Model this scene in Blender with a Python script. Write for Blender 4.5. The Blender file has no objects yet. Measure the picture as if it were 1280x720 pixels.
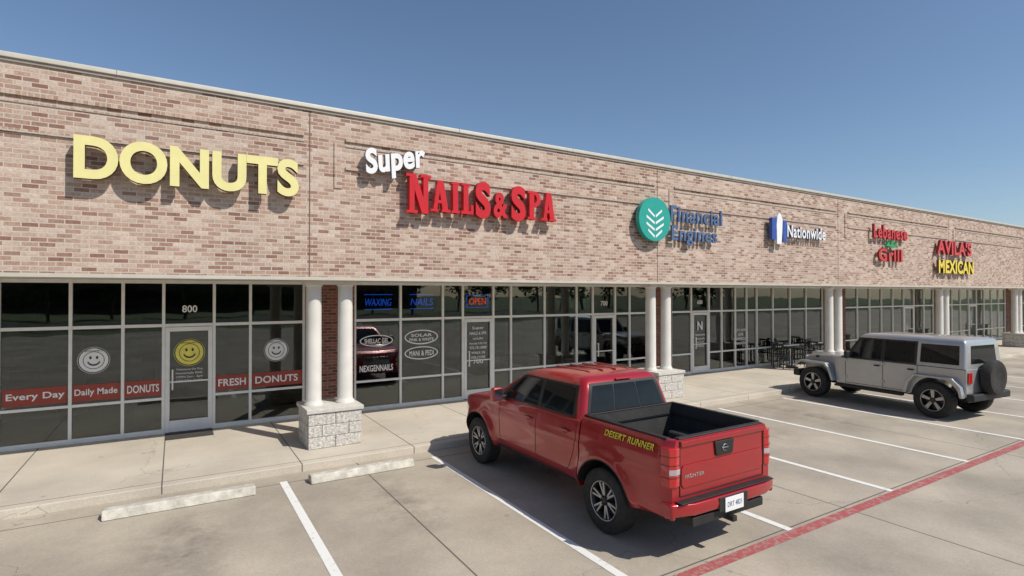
import bpy, bmesh, math, random
from mathutils import Vector, Matrix
random.seed(7)
S = bpy.context.scene
COL = S.collection
D = bpy.data

# ---------------------------------------------------------------- materials
def nmat(name):
    m = D.materials.new(name); m.use_nodes = True
    nt = m.node_tree; b = nt.nodes['Principled BSDF']
    return m, nt, b
def N(nt, t, **kw):
    n = nt.nodes.new(t)
    for k, v in kw.items():
        if k in n.inputs: n.inputs[k].default_value = v
        else: setattr(n, k, v)
    return n
def L(nt, a, b): nt.links.new(a, b)
def c4(c): return (c[0], c[1], c[2], 1)
def simple(name, col, rough=.5, metal=0, var=.12, scale=6, bump=0, bscale=60, coat=0, spec=.5, emit=None, es=0):
    m, nt, b = nmat(name)
    tc = N(nt, 'ShaderNodeTexCoord')
    nz = N(nt, 'ShaderNodeTexNoise', Scale=scale, Detail=5)
    L(nt, tc.outputs['Object'], nz.inputs['Vector'])
    r = N(nt, 'ShaderNodeMapRange'); r.inputs['To Min'].default_value = 1-var; r.inputs['To Max'].default_value = 1+var
    r.inputs['From Min'].default_value = .3; r.inputs['From Max'].default_value = .7
    L(nt, nz.outputs['Fac'], r.inputs['Value'])
    mx = N(nt, 'ShaderNodeMix', data_type='RGBA', blend_type='MULTIPLY')
    mx.inputs[0].default_value = 1; mx.inputs[6].default_value = c4(col)
    L(nt, r.outputs[0], mx.inputs[7]); L(nt, mx.outputs[2], b.inputs['Base Color'])
    b.inputs['Roughness'].default_value = rough; b.inputs['Metallic'].default_value = metal
    b.inputs['Coat Weight'].default_value = coat; b.inputs['Coat Roughness'].default_value = .04
    b.inputs['Specular IOR Level'].default_value = spec
    if emit: b.inputs['Emission Color'].default_value = c4(emit); b.inputs['Emission Strength'].default_value = es
    if bump:
        n2 = N(nt, 'ShaderNodeTexNoise', Scale=bscale, Detail=4); L(nt, tc.outputs['Object'], n2.inputs['Vector'])
        bp = N(nt, 'ShaderNodeBump', Strength=bump, Distance=.02); L(nt, n2.outputs['Fac'], bp.inputs['Height']); L(nt, bp.outputs[0], b.inputs['Normal'])
    return m

def brick_mat(name, stops, mortar, bw=.19, bh=.068):
    m, nt, b = nmat(name)
    tc = N(nt, 'ShaderNodeTexCoord'); sp = N(nt, 'ShaderNodeSeparateXYZ'); L(nt, tc.outputs['Object'], sp.inputs[0])
    ad = N(nt, 'ShaderNodeMath', operation='ADD'); L(nt, sp.outputs['X'], ad.inputs[0]); L(nt, sp.outputs['Y'], ad.inputs[1])
    cb = N(nt, 'ShaderNodeCombineXYZ'); L(nt, ad.outputs[0], cb.inputs['X']); L(nt, sp.outputs['Z'], cb.inputs['Y'])
    br = N(nt, 'ShaderNodeTexBrick', Scale=1.0); br.offset = .5
    br.inputs['Color1'].default_value = (0, 0, 0, 1); br.inputs['Color2'].default_value = (1, 1, 1, 1); br.inputs['Mortar'].default_value = (0, 0, 0, 1)
    br.inputs['Mortar Size'].default_value = .0080; br.inputs['Mortar Smooth'].default_value = .2
    br.inputs['Brick Width'].default_value = bw; br.inputs['Row Height'].default_value = bh
    L(nt, cb.outputs[0], br.inputs['Vector'])
    cr = N(nt, 'ShaderNodeValToRGB'); cr.color_ramp.interpolation = 'LINEAR'
    els = cr.color_ramp.elements
    els[0].position = stops[0][0]; els[0].color = c4(stops[0][1]); els[1].position = stops[-1][0]; els[1].color = c4(stops[-1][1])
    for p, c in stops[1:-1]:
        e = els.new(p); e.color = c4(c)
    L(nt, br.outputs['Color'], cr.inputs['Fac'])
    nz = N(nt, 'ShaderNodeTexNoise', Scale=28, Detail=4); L(nt, tc.outputs['Object'], nz.inputs['Vector'])
    n2 = N(nt, 'ShaderNodeTexNoise', Scale=.7, Detail=5); L(nt, tc.outputs['Object'], n2.inputs['Vector'])
    a = N(nt, 'ShaderNodeMath', operation='MULTIPLY_ADD'); a.inputs[1].default_value = .9; a.inputs[2].default_value = .34; L(nt, nz.outputs['Fac'], a.inputs[0])
    a2 = N(nt, 'ShaderNodeMath', operation='MULTIPLY_ADD'); a2.inputs[1].default_value = .45; L(nt, n2.outputs['Fac'], a2.inputs[0]); L(nt, a.outputs[0], a2.inputs[2])
    mu = N(nt, 'ShaderNodeMix', data_type='RGBA', blend_type='MULTIPLY'); mu.inputs[0].default_value = 1
    L(nt, cr.outputs[0], mu.inputs[6]); L(nt, a2.outputs[0], mu.inputs[7])
    mm = N(nt, 'ShaderNodeMix', data_type='RGBA'); L(nt, br.outputs['Fac'], mm.inputs[0]); L(nt, mu.outputs[2], mm.inputs[6]); mm.inputs[7].default_value = c4(mortar)
    L(nt, mm.outputs[2], b.inputs['Base Color']); b.inputs['Roughness'].default_value = .9
    iv = N(nt, 'ShaderNodeMath', operation='MULTIPLY_ADD'); iv.inputs[1].default_value = -1.0; L(nt, br.outputs['Fac'], iv.inputs[0]); L(nt, nz.outputs['Fac'], iv.inputs[2])
    bp = N(nt, 'ShaderNodeBump', Strength=.5, Distance=.006); L(nt, iv.outputs[0], bp.inputs['Height']); L(nt, bp.outputs[0], b.inputs['Normal'])
    return m

def concrete_mat(name, col, jx, jy, x0, y0, stain=.35, jw=.009, stalls=False):
    m, nt, b = nmat(name)
    tc = N(nt, 'ShaderNodeTexCoord'); sp = N(nt, 'ShaderNodeSeparateXYZ'); L(nt, tc.outputs['Object'], sp.inputs[0])
    def dist(out, o, s):
        a = N(nt, 'ShaderNodeMath', operation='SUBTRACT'); a.inputs[1].default_value = o - s*.5; L(nt, out, a.inputs[0])
        w = N(nt, 'ShaderNodeMath', operation='WRAP'); w.inputs[1].default_value = 0; w.inputs[2].default_value = s; L(nt, a.outputs[0], w.inputs[0])
        q = N(nt, 'ShaderNodeMath', operation='SUBTRACT'); q.inputs[1].default_value = s*.5; L(nt, w.outputs[0], q.inputs[0])
        ab = N(nt, 'ShaderNodeMath', operation='ABSOLUTE'); L(nt, q.outputs[0], ab.inputs[0])
        return ab.outputs[0]
    def joint(out, o, s):
        d = dist(out, o, s)
        r = N(nt, 'ShaderNodeMapRange'); r.inputs['From Min'].default_value = jw*.5; r.inputs['From Max'].default_value = jw*1.6
        r.inputs['To Min'].default_value = 1; r.inputs['To Max'].default_value = 0; L(nt, d, r.inputs['Value'])
        return r.outputs[0]
    j1 = joint(sp.outputs['X'], x0, jx); j2 = joint(sp.outputs['Y'], y0, jy)
    jm = N(nt, 'ShaderNodeMath', operation='MAXIMUM'); L(nt, j1, jm.inputs[0]); L(nt, j2, jm.inputs[1])
    big = N(nt, 'ShaderNodeTexNoise', Scale=.45, Detail=8, Roughness=.62); L(nt, tc.outputs['Object'], big.inputs['Vector'])
    fine = N(nt, 'ShaderNodeTexNoise', Scale=45, Detail=6, Roughness=.7); L(nt, tc.outputs['Object'], fine.inputs['Vector'])
    def mr(out, a, b_, c, d):
        r = N(nt, 'ShaderNodeMapRange')
        for k, v in (('From Min', a), ('From Max', b_), ('To Min', c), ('To Max', d)): r.inputs[k].default_value = v
        L(nt, out, r.inputs['Value']); return r.outputs[0]
    def mul(a, b_):
        q = N(nt, 'ShaderNodeMath', operation='MULTIPLY'); L(nt, a, q.inputs[0]); L(nt, b_, q.inputs[1]); return q.outputs[0]
    cur = mul(mr(big.outputs['Fac'], .3, .7, 1-stain, 1.12), mr(fine.outputs['Fac'], .3, .7, .86, 1.12))
    vo = N(nt, 'ShaderNodeTexVoronoi', Scale=1.3); L(nt, tc.outputs['Object'], vo.inputs['Vector'])
    cur = mul(cur, mr(vo.outputs['Distance'], .02, .07, .72, 1))
    wn = N(nt, 'ShaderNodeTexNoise', Scale=1.2, Detail=6); L(nt, tc.outputs['Object'], wn.inputs['Vector'])
    mv = N(nt, 'ShaderNodeMix', data_type='RGBA', blend_type='LINEAR_LIGHT'); mv.inputs[0].default_value = .5; L(nt, tc.outputs['Object'], mv.inputs[6]); L(nt, wn.outputs['Color'], mv.inputs[7])
    v2 = N(nt, 'ShaderNodeTexVoronoi', Scale=.17, feature='DISTANCE_TO_EDGE'); L(nt, mv.outputs[2], v2.inputs['Vector'])
    cur = mul(cur, mr(v2.outputs['Distance'], .0004, .0014, .70, 1))
    if stalls:
        # oil and tyre grime gathered in the middle of each stall
        dx = mr(dist(sp.outputs['X'], 2.63, 2.52), .05, .75, 1, 0)
        q = N(nt, 'ShaderNodeMath', operation='SUBTRACT'); q.inputs[1].default_value = 7.3; L(nt, sp.outputs['Y'], q.inputs[0])
        ab = N(nt, 'ShaderNodeMath', operation='ABSOLUTE'); L(nt, q.outputs[0], ab.inputs[0])
        dy = mr(ab.outputs[0], .2, 1.6, 1, 0)
        n3 = N(nt, 'ShaderNodeTexNoise', Scale=2.2, Detail=7, Roughness=.7); L(nt, tc.outputs['Object'], n3.inputs['Vector'])
        k = mul(mul(dx, dy), mr(n3.outputs['Fac'], .38, .62, .05, 1))
        cur = mul(cur, mr(k, 0, 1, 1, .55))
    mu = N(nt, 'ShaderNodeMix', data_type='RGBA', blend_type='MULTIPLY'); mu.inputs[0].default_value = 1; mu.inputs[6].default_value = c4(col); L(nt, cur, mu.inputs[7])
    mm = N(nt, 'ShaderNodeMix', data_type='RGBA'); L(nt, jm.outputs[0], mm.inputs[0]); L(nt, mu.outputs[2], mm.inputs[6]); mm.inputs[7].default_value = (.09, .08, .07, 1)
    L(nt, mm.outputs[2], b.inputs['Base Color']); b.inputs['Roughness'].default_value = .92
    bp = N(nt, 'ShaderNodeBump', Strength=.25, Distance=.005); L(nt, fine.outputs['Fac'], bp.inputs['Height']); L(nt, bp.outputs[0], b.inputs['Normal'])
    return m

def worn_paint(name, col, under, amt=.42):
    m, nt, b = nmat(name)
    tc = N(nt, 'ShaderNodeTexCoord')
    nz = N(nt, 'ShaderNodeTexNoise', Scale=14, Detail=8, Roughness=.75); L(nt, tc.outputs['Object'], nz.inputs['Vector'])
    r = N(nt, 'ShaderNodeMapRange'); r.inputs['From Min'].default_value = amt-.05; r.inputs['From Max'].default_value = amt+.05; L(nt, nz.outputs['Fac'], r.inputs['Value'])
    mm = N(nt, 'ShaderNodeMix', data_type='RGBA'); L(nt, r.outputs[0], mm.inputs[0]); mm.inputs[6].default_value = c4(under); mm.inputs[7].default_value = c4(col)
    L(nt, mm.outputs[2], b.inputs['Base Color']); b.inputs['Roughness'].default_value = .8
    return m

def glass_mat(name, tint, ior=1.55):
    m = D.materials.new(name); m.use_nodes = True; nt = m.node_tree; nt.nodes.clear()
    out = N(nt, 'ShaderNodeOutputMaterial'); mix = N(nt, 'ShaderNodeMixShader')
    tr = N(nt, 'ShaderNodeBsdfTransparent'); tr.inputs['Color'].default_value = c4(tint)
    gl = N(nt, 'ShaderNodeBsdfGlossy'); gl.inputs['Roughness'].default_value = .015; gl.inputs['Color'].default_value = (.85, .9, .9, 1)
    fr = N(nt, 'ShaderNodeFresnel', IOR=ior)
    tc = N(nt, 'ShaderNodeTexCoord'); nz = N(nt, 'ShaderNodeTexNoise', Scale=1.1, Detail=1); L(nt, tc.outputs['Object'], nz.inputs['Vector'])
    bp = N(nt, 'ShaderNodeBump', Strength=.15, Distance=.02); L(nt, nz.outputs['Fac'], bp.inputs['Height']); L(nt, bp.outputs[0], gl.inputs['Normal'])
    ma = N(nt, 'ShaderNodeMath', operation='MULTIPLY'); ma.inputs[1].default_value = 2.0; ma.use_clamp = True; L(nt, fr.outputs[0], ma.inputs[0])
    L(nt, ma.outputs[0], mix.inputs[0]); L(nt, tr.outputs[0], mix.inputs[1]); L(nt, gl.outputs[0], mix.inputs[2]); L(nt, mix.outputs[0], out.inputs[0])
    return m

M = {}
M['brick'] = brick_mat('tan_brick', [(0, (.23, .115, .08)), (.25, (.37, .235, .17)), (.6, (.44, .31, .235)), (1, (.55, .43, .345))], (.52, .46, .40))
M['brick2'] = brick_mat('tan_brick_course', [(0, (.35, .225, .16)), (.5, (.43, .30, .225)), (1, (.52, .40, .315))], (.48, .42, .36), .068, .2)
M['brickred'] = brick_mat('brown_brick', [(0, (.10, .03, .02)), (.5, (.17, .055, .04)), (1, (.25, .09, .06))], (.22, .17, .14))
M['cmu'] = simple('split_face_block', (.54, .51, .46), .95, var=.35, scale=22, bump=1, bscale=35)
M['cap'] = simple('cast_stone_cap', (.55, .52, .47), .85, var=.12, scale=9, bump=.2)
M['mortar'] = simple('block_mortar', (.22, .20, .18), .95)
M['coping'] = simple('metal_coping', (.56, .52, .44), .5, .2, var=.06)
M['copedark'] = simple('coping_trim', (.30, .26, .22), .6)  # darker tone for the strip below the coping and for its seams
M['soffit'] = simple('soffit_stucco', (.58, .55, .50), .9, var=.06, bump=.2)
M['column'] = simple('column_paint', (.66, .63, .57), .6, var=.08, scale=3)
M['alu'] = simple('aluminium_frame', (.74, .73, .69), .4, .1, var=.05)
M['doorwhite'] = simple('door_frame_paint', (.74, .73, .70), .45, .05, var=.05)
M['joint'] = simple('control_joint', (.16, .11, .085), .9)
M['roof'] = simple('roof_membrane', (.35, .35, .34), .9)
M['lot'] = concrete_mat('lot_concrete', (.44, .382, .302), 5.0, 4.9, 2.62, 9.2-.32, .38, stalls=True)
M['walk'] = concrete_mat('sidewalk_concrete', (.55, .49, .40), 1.9, 20, -.15, 9.48, .24, .008)
M['white'] = worn_paint('white_line_paint', (.74, .73, .69), (.42, .38, .32), .38)
M['redline'] = worn_paint('red_line_paint', (.38, .085, .085), (.38, .22, .19), .46)
M['stop'] = simple('wheel_stop_concrete', (.52, .49, .42), .9, var=.3, scale=7, bump=.5, bscale=50)
M['glass'] = glass_mat('storefront_glass', (.50, .53, .52))
M['intwall'] = simple('interior_wall', (.30, .28, .25), .9, var=.1)
M['intfloor'] = simple('interior_floor', (.20, .18, .16), .4, var=.2)
M['intceil'] = simple('interior_ceiling', (.42, .42, .40), .9)
M['furn'] = simple('interior_furniture', (.13, .08, .05), .5, var=.4, scale=3)
M['furn2'] = simple('interior_furniture_light', (.42, .40, .36), .5, var=.4, scale=3)
M['vwhite'] = simple('white_vinyl', (.76, .76, .74), .5, var=.04)
M['vred'] = simple('red_vinyl', (.30, .045, .025), .5)
M['vyellow'] = simple('yellow_vinyl', (.78, .68, .12), .5)
M['vblack'] = simple('black_vinyl', (.02, .02, .02), .5)
M['vpink'] = simple('poster_print', (.35, .16, .16), .5, var=.9, scale=5)
M['neonb'] = simple('blue_neon', (.02, .05, .5), .3, emit=(.02, .14, 1), es=1.3)
M['neonr'] = simple('red_neon', (.5, .02, .02), .3, emit=(1, .06, .03), es=1.7)
M['return'] = simple('letter_return', (.10, .07, .05), .5)
M['lyellow'] = simple('yellow_letter', (.76, .69, .30), .35, var=.04)
M['lred'] = simple('red_letter', (.56, .012, .018), .3, var=.06)
M['lredret'] = simple('red_letter_return', (.22, .01, .01), .5)
M['lwhite'] = simple('white_letter', (.80, .80, .80), .35, var=.03)
M['lgrey'] = simple('grey_return', (.25, .25, .27), .5)
M['lteal'] = simple('teal_logo', (.02, .33, .27), .35, var=.04)
M['lnavy'] = simple('navy_letter', (.075, .13, .25), .35)
M['lblue'] = simple('blue_logo', (.03, .08, .35), .35)
M['lgreen'] = simple('green_leaf_logo', (.03, .26, .09), .4)
M['lyel2'] = simple('yellow_letter2', (.78, .60, .05), .4)
M['black'] = simple('black_plastic', (.018, .018, .018), .55, var=.2)
M['tire'] = simple('tyre_rubber', (.026, .025, .023), .85, var=.35, scale=12)
M['rim'] = simple('dark_alloy', (.05, .05, .052), .4, .7)
M['rimsil'] = simple('machined_alloy', (.42, .42, .43), .32, .85)
M['chrome'] = simple('chrome', (.7, .7, .7), .12, 1, var=.02)
M['red'] = simple('red_car_paint', (.36, .008, .012), .30, .2, var=.08, scale=2, coat=.9)
M['tail'] = simple('red_lens', (.50, .01, .012), .08, var=.05, coat=1)
M['lens'] = simple('clear_lens', (.5, .45, .45), .08, .3, coat=1)
M['cglass'] = simple('tinted_car_glass', (.010, .012, .013), .04, var=.2, spec=.35)
M['silver'] = simple('silver_car_paint', (.44, .44, .43), .34, .45, var=.04, coat=.7)
M['liner'] = simple('bed_liner', (.035, .034, .033), .75, var=.25, bump=.3)
M['orange'] = simple('orange_lens', (.7, .2, .02), .2)
M['leaf'] = simple('foliage', (.06, .10, .03), .8, var=.6, scale=.6)
M['bark'] = simple('bark', (.10, .07, .05), .9, var=.3)
M['grass'] = simple('grass_verge', (.10, .13, .05), .95, var=.4, scale=2)
M['asphalt'] = simple('street_asphalt', (.06, .06, .06), .9, var=.2, scale=2)
M['mat'] = simple('door_mat_rubber', (.05, .045, .04), .95)

# ---------------------------------------------------------------- mesh helpers
def empty(name, loc=(0, 0, 0), rz=0):
    e = D.objects.new(name, None); e.location = loc; e.rotation_euler = (0, 0, rz); e.empty_display_size = .3
    COL.objects.link(e); return e
def shade(me, ang=35):
    bm = bmesh.new(); bm.from_mesh(me)
    for f in bm.faces: f.smooth = True
    lim = math.radians(ang)
    for e in bm.edges:
        if len(e.link_faces) == 2:
            e.smooth = e.calc_face_angle(0) < lim
        else: e.smooth = False
    bm.to_mesh(me); bm.free()
def obj(name, verts, faces, mat, parent=None, smooth=None, bevel=0, seg=2, recalc=True):
    me = D.meshes.new(name); me.from_pydata([tuple(v) for v in verts], [], faces)
    if recalc:
        bm = bmesh.new(); bm.from_mesh(me); bmesh.ops.recalc_face_normals(bm, faces=bm.faces); bm.to_mesh(me); bm.free()
    ms = mat if isinstance(mat, (list, tuple)) else [mat]
    for m in ms: me.materials.append(M[m] if isinstance(m, str) else m)
    o = D.objects.new(name, me); COL.objects.link(o)
    if parent: o.parent = parent
    if smooth: shade(me, smooth)
    if bevel:
        b = o.modifiers.new('bevel', 'BEVEL'); b.width = bevel; b.segments = seg; b.limit_method = 'ANGLE'; b.angle_limit = math.radians(35); b.harden_normals = False
        for p in me.polygons: p.use_smooth = True
        w = o.modifiers.new('wn', 'WEIGHTED_NORMAL'); w.keep_sharp = True
    return o
BF = [(0, 1, 3, 2), (4, 6, 7, 5), (0, 4, 5, 1), (2, 3, 7, 6), (0, 2, 6, 4), (1, 5, 7, 3)]
def boxes(name, lst, mat, parent=None, bevel=0):
    vs = []; fs = []
    for (x0, x1, y0, y1, z0, z1) in lst:
        k = len(vs)
        for x in (x0, x1):
            for y in (y0, y1):
                for z in (z0, z1): vs.append((x, y, z))
        fs += [tuple(i+k for i in f) for f in BF]
    return obj(name, vs, fs, mat, parent, bevel=bevel)
def box(name, x0, x1, y0, y1, z0, z1, mat, parent=None, bevel=0): return boxes(name, [(x0, x1, y0, y1, z0, z1)], mat, parent, bevel)
def prism(name, pts, y0, y1, mat, parent=None, bevel=0, axis='y'):
    n = len(pts); vs = []
    for y in (y0, y1):
        for p in pts:
            vs.append({'y': (p[0], y, p[1]), 'x': (y, p[0], p[1]), 'z': (p[0], p[1], y)}[axis])
    fs = [tuple(range(n)), tuple(range(n, 2*n))] + [(i, (i+1) % n, n+(i+1) % n, n+i) for i in range(n)]
    return obj(name, vs, fs, mat, parent, bevel=bevel)
def lathe(name, prof, center, axis, mat, parent=None, seg=48, closed=False, smooth=40, mod=None):
    vs = []; fs = []; n = len(prof)
    for i in range(seg):
        a = 2*math.pi*i/seg
        for j, (r, t) in enumerate(prof):
            if mod: r = mod(i, j, r)
            c, s = r*math.cos(a), r*math.sin(a)
            p = {'z': (c, s, t), 'y': (c, t, s), 'x': (t, c, s)}[axis]
            vs.append((p[0]+center[0], p[1]+center[1], p[2]+center[2]))
    for i in range(seg):
        k = ((i+1) % seg)*n
        for j in range(n-1 if not closed else n):
            j2 = (j+1) % n
            fs.append((i*n+j, k+j, k+j2, i*n+j2))
    return obj(name, vs, fs, mat, parent, smooth=smooth)
def disc(name, c, r, axis, t, mat, parent=None, seg=32, squash=1):
    vs = []
    for s in (0, t):
        for i in range(seg):
            a = 2*math.pi*i/seg; p, q = r*math.cos(a), r*squash*math.sin(a)
            v = {'z': (p, q, s), 'y': (p, s, q), 'x': (s, p, q)}[axis]
            vs.append(tuple(v[k]+c[k] for k in range(3)))
    fs = [tuple(range(seg)), tuple(range(seg, 2*seg))] + [(i, (i+1) % seg, seg+(i+1) % seg, seg+i) for i in range(seg)]
    return obj(name, vs, fs, mat, parent)
def text(name, s, w, h, depth, origin, u, v, n, mat, side=None, bold=.0, parent=None, shear=0, rot=0, space=1.0):
    cu = D.curves.new(name, 'FONT'); cu.body = s; cu.offset = bold; cu.extrude = .5; cu.shear = shear; cu.resolution_u = 6
    cu.space_character = space+bold*2
    to = D.objects.new(name+'_t', cu); COL.objects.link(to)
    dg = bpy.context.evaluated_depsgraph_get(); dg.update()
    me = D.meshes.new_from_object(to.evaluated_get(dg)); D.objects.remove(to)
    xs = [q.co.x for q in me.vertices]; ys = [q.co.y for q in me.vertices]
    x0, x1, y0, y1 = min(xs), max(xs), min(ys), max(ys)
    u, v, n, o = Vector(u), Vector(v), Vector(n), Vector(origin)
    cr, sr = math.cos(rot), math.sin(rot)
    for q in me.vertices:
        a = (q.co.x-x0)/(x1-x0)*w; b = (q.co.y-y0)/(y1-y0)*h; c = (q.co.z+.5)*depth
        a, b = a*cr-b*sr, a*sr+b*cr
        q.co = o+u*a+v*b+n*c
    me.materials.clear(); me.materials.append(M[mat]); me.materials.append(M[side or mat])
    bm = bmesh.new(); bm.from_mesh(me); bmesh.ops.recalc_face_normals(bm, faces=bm.faces)
    for f in bm.faces: f.material_index = 0 if abs(f.normal.dot(n)) > .9 else 1; f.smooth = False
    bm.to_mesh(me); bm.free()
    ob = D.objects.new(name, me); COL.objects.link(ob)
    if parent: ob.parent = parent
    return ob
FX, FZ, FN = (1, 0, 0), (0, 0, 1), (0, -1, 0)

# ---------------------------------------------------------------- ground
LOTZ = -.12
obj('ground', [(-300, -300, -.16), (300, -300, -.16), (300, 300, -.16), (-300, 300, -.16)], [(0, 1, 2, 3)], 'grass')
obj('parking_lot', [(-60, -22, LOTZ), (110, -22, LOTZ), (110, 9.3, LOTZ), (-60, 9.3, LOTZ)], [(0, 1, 2, 3)], 'lot')
obj('road', [(-200, -42, LOTZ), (200, -42, LOTZ), (200, -28, LOTZ), (-200, -28, LOTZ)], [(0, 1, 2, 3)], 'asphalt')
sw = box('sidewalk', -60, 110, 9.3, 12.74, -.3, 0, 'walk', bevel=.015)
for i, X in enumerate([-8.65, -6.1, -3.6, -1.1, 1.41, 3.87, 6.36, 8.86, 11.5, 14.15, 16.7, 19.25, 21.8, 24.35]):
    y1 = 8.95; y0 = 3.93
    if i == 3: continue
    obj('parking_line', [(X-.052, y0, LOTZ+.004), (X+.052, y0, LOTZ+.004), (X+.052, y1, LOTZ+.004), (X-.052, y1, LOTZ+.004)], [(0, 1, 2, 3)], 'white')
obj('fire_lane_line', [(4.3, 3.78, LOTZ+.004), (60, 3.78, LOTZ+.004), (60, 3.92, LOTZ+.004), (4.3, 3.92, LOTZ+.004)], [(0, 1, 2, 3)], 'redline')
for (a, b, sk) in [(-.78, .99, .0), (1.83, 3.47, .01)]:
    o = prism('wheel_stop', [(8.56, LOTZ), (8.80, LOTZ), (8.765, LOTZ+.115), (8.60, LOTZ+.125)], a, b, 'stop', bevel=.018, axis='x')
    o.rotation_euler = (0, 0, sk)

# ---------------------------------------------------------------- building
B = empty('strip_mall_building')
FY = 10.1; GY = 12.75
XL, XR = -45, 85
box('fascia_wall', XL, XR, FY, FY+.45, 3.0, 6.0, 'brick', B)
box('coping', XL, XR, FY-.05, FY+.5, 6.0, 6.075, 'coping', B, .01)
box('coping_lower_trim', XL, XR, FY-.025, FY+.02, 5.955, 5.998, 'copedark', B)
box('roof', XL, XR, FY+.46, 34, 5.2, 5.3, 'roof', B)
box('rear_wall', XL, XR, 33.5, 33.9, 0, 5.19, 'brickred', B)
box('soffit', XL, XR, FY+.012, GY+.3, 3.003, 3.06, 'soffit', B)
box('fascia_drip_edge', XL, XR, FY-.012, FY+.011, 2.975, 3.03, 'coping', B)
joints = [2.01+8.57*k for k in range(-5, 9)]
cs = []; js = []; vs_ = []; cj = []
for x in joints:
    js.append((x-.009, x+.009, FY-.004, FY+.01, 3.035, 5.95))
    for q in (2.9, 5.8): cj.append((x+q-.006, x+q+.006, FY-.052, FY+.1, 6.0005, 6.0765))
    a, b = x+.62, x+8.57-.10
    for z, hh, d in [(5.50, .055, .034), (5.40, .03, .014), (4.985, .05, .030)]:
        cs.append((a, b, FY-d, FY+.01, z, z+hh))
    vs_.append((x+.42, x+.56, FY-.022, FY+.01, 4.64, 5.46))
boxes('control_joints', js, 'joint', B)
boxes('coping_seams', cj, 'copedark', B)
boxes('brick_courses', cs, 'brick2', B)
boxes('soldier_strips', vs_, 'brick', B)

# pedestals + columns
for x in joints:
    xa, xb, ya, yb = x-.02, x+.92, 10.05, 10.95
    box('pedestal_core', xa+.012, xb-.012, ya+.012, yb-.012, 0, .62, 'mortar', B)
    bl = []
    for r in range(3):
        z0 = .005+r*.205
        cuts = [0, .5, 1] if r % 2 == 0 else [0, .25, .75, 1]
        for i in range(len(cuts)-1):
            g = .005
            p0, p1 = cuts[i], cuts[i+1]
            j = random.uniform(0, .008)
            bl.append((xa+(xb-xa)*p0+g, xa+(xb-xa)*p1-g, ya-j, ya+.08, z0, z0+.197))
            bl.append((xa+(xb-xa)*p0+g, xa+(xb-xa)*p1-g, yb-.08, yb+j, z0, z0+.197))
            q0, q1 = ya+.09+(yb-ya-.18)*p0, ya+.09+(yb-ya-.18)*p1
            bl.append((xa-j, xa+.08, q0+g, q1-g, z0, z0+.197))
            bl.append((xb-.08, xb+j, q0+g, q1-g, z0, z0+.197))
    boxes('pedestal_blocks', bl, 'cmu', B, bevel=.008)
    box('pedestal_cap', xa-.03, xb+.03, ya-.03, yb+.03, .622, .70, 'cap', B, .012)
    for cx in (x+.16, x+.73):
        lathe('column', [(.0, .70), (.17, .70), (.17, .73), (.145, .76), (.138, .80), (.132, 2.86), (.15, 2.88), (.16, 2.90), (0, 2.901)], (cx, 10.5, 0), 'z', 'column', B, 32)
    box('column_capital', x-.02, x+.92, 10.32, 10.68, 2.905, 3.0, 'column', B, .008)

# storefronts
stores = [
 dict(ms=[-9.5, -8.4, -7.3, -6.5], doors=[]),
 dict(ms=[-5.8, -4.7, -3.65, -2.6, -1.62, -.84, -.19, .68, 1.35, 2.42], doors=[(-.19, .68)]),
 dict(ms=[3.54, 4.64, 5.75, 6.31, 7.21, 7.76, 8.87, 10.01, 10.62, 11.5, 12.1, 13.0], doors=[(6.31, 7.21), (10.62, 11.5)]),
 dict(ms=[13.95, 14.92, 15.82, 16.5, 17.25, 17.9, 18.5, 19.5, 20.6, 21.7, 22.9], doors=[(14.92, 15.82)]),
 dict(ms=[24.6+1.06*k for k in range(9)], doors=[(24.6+1.06*5, 24.6+1.06*6)]),
 dict(ms=[34.2+1.06*k for k in range(9)], doors=[(34.2+1.06*3, 34.2+1.06*4)]),
 dict(ms=[43.8+1.06*k for k in range(9)], doors=[]),
]
rails = [(.0, .09), (.66, .71), (2.08, 2.14), (2.93, 3.0)]
fr = []; gl = []
for s in stores:
    ms = s['ms']
    for x in ms: fr.append((x-.026, x+.026, GY-.05, GY+.06, 0, 3.0))
    for a, b in zip(ms[:-1], ms[1:]):
        isd = (a, b) in s['doors']
        for (z0, z1) in rails:
            if isd and z0 < 1: continue
            fr.append((a+.027, b-.027, GY-.045, GY+.055, z0+.001, z1-.001))
        gl.append((a+.02, b-.02, GY, GY+.006, .05, 2.96))
        if isd:
            a2, b2 = a+.03, b-.03
            d = [(a2, a2+.075, GY-.06, GY-.012, .015, 2.075), (b2-.075, b2, GY-.06, GY-.012, .015, 2.075),
                 (a2+.076, b2-.076, GY-.059, GY-.012, .015, .24), (a2+.076, b2-.076, GY-.059, GY-.012, 1.99, 2.074),
                 (a2+.076, b2-.076, GY-.056, GY-.014, .98, 1.01)]
            boxes('door_frame', d, 'doorwhite', B, .004)
            hx = a2+.11
            boxes('door_pull', [(hx, hx+.025, GY-.12, GY-.095, .85, 1.25), (hx, hx+.025, GY-.094, GY-.06, .86, .885), (hx, hx+.025, GY-.094, GY-.06, 1.215, 1.24)], 'alu', B)
boxes('storefront_frames', fr, 'alu', B)
boxes('storefront_glass', gl, 'glass', B)
pr = []; wl = []
prev = XL
for s in stores:
    a, b = prev, s['ms'][0]-.027
    pr.append((a, b, GY-.09, GY+.2, 0, 3.0))
    mid = (a+b)/2 if a > XL else b-.3
    wl.append((mid-.07, mid+.07, GY+.21, 21, 0, 3.0))
    prev = s['ms'][-1]+.027
pr.append((prev, XR, GY-.09, GY+.2, 0, 3.0))
boxes('storefront_piers', pr, 'brickred', B)
boxes('partition_walls', wl, 'intwall', B)
box('interior_back_wall', XL, XR, 21.01, 21.2, 0, 3.0, 'intwall', B)
box('interior_floor', XL, XR, GY-.001, 21, -.2, .005, 'intfloor', B)
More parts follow.
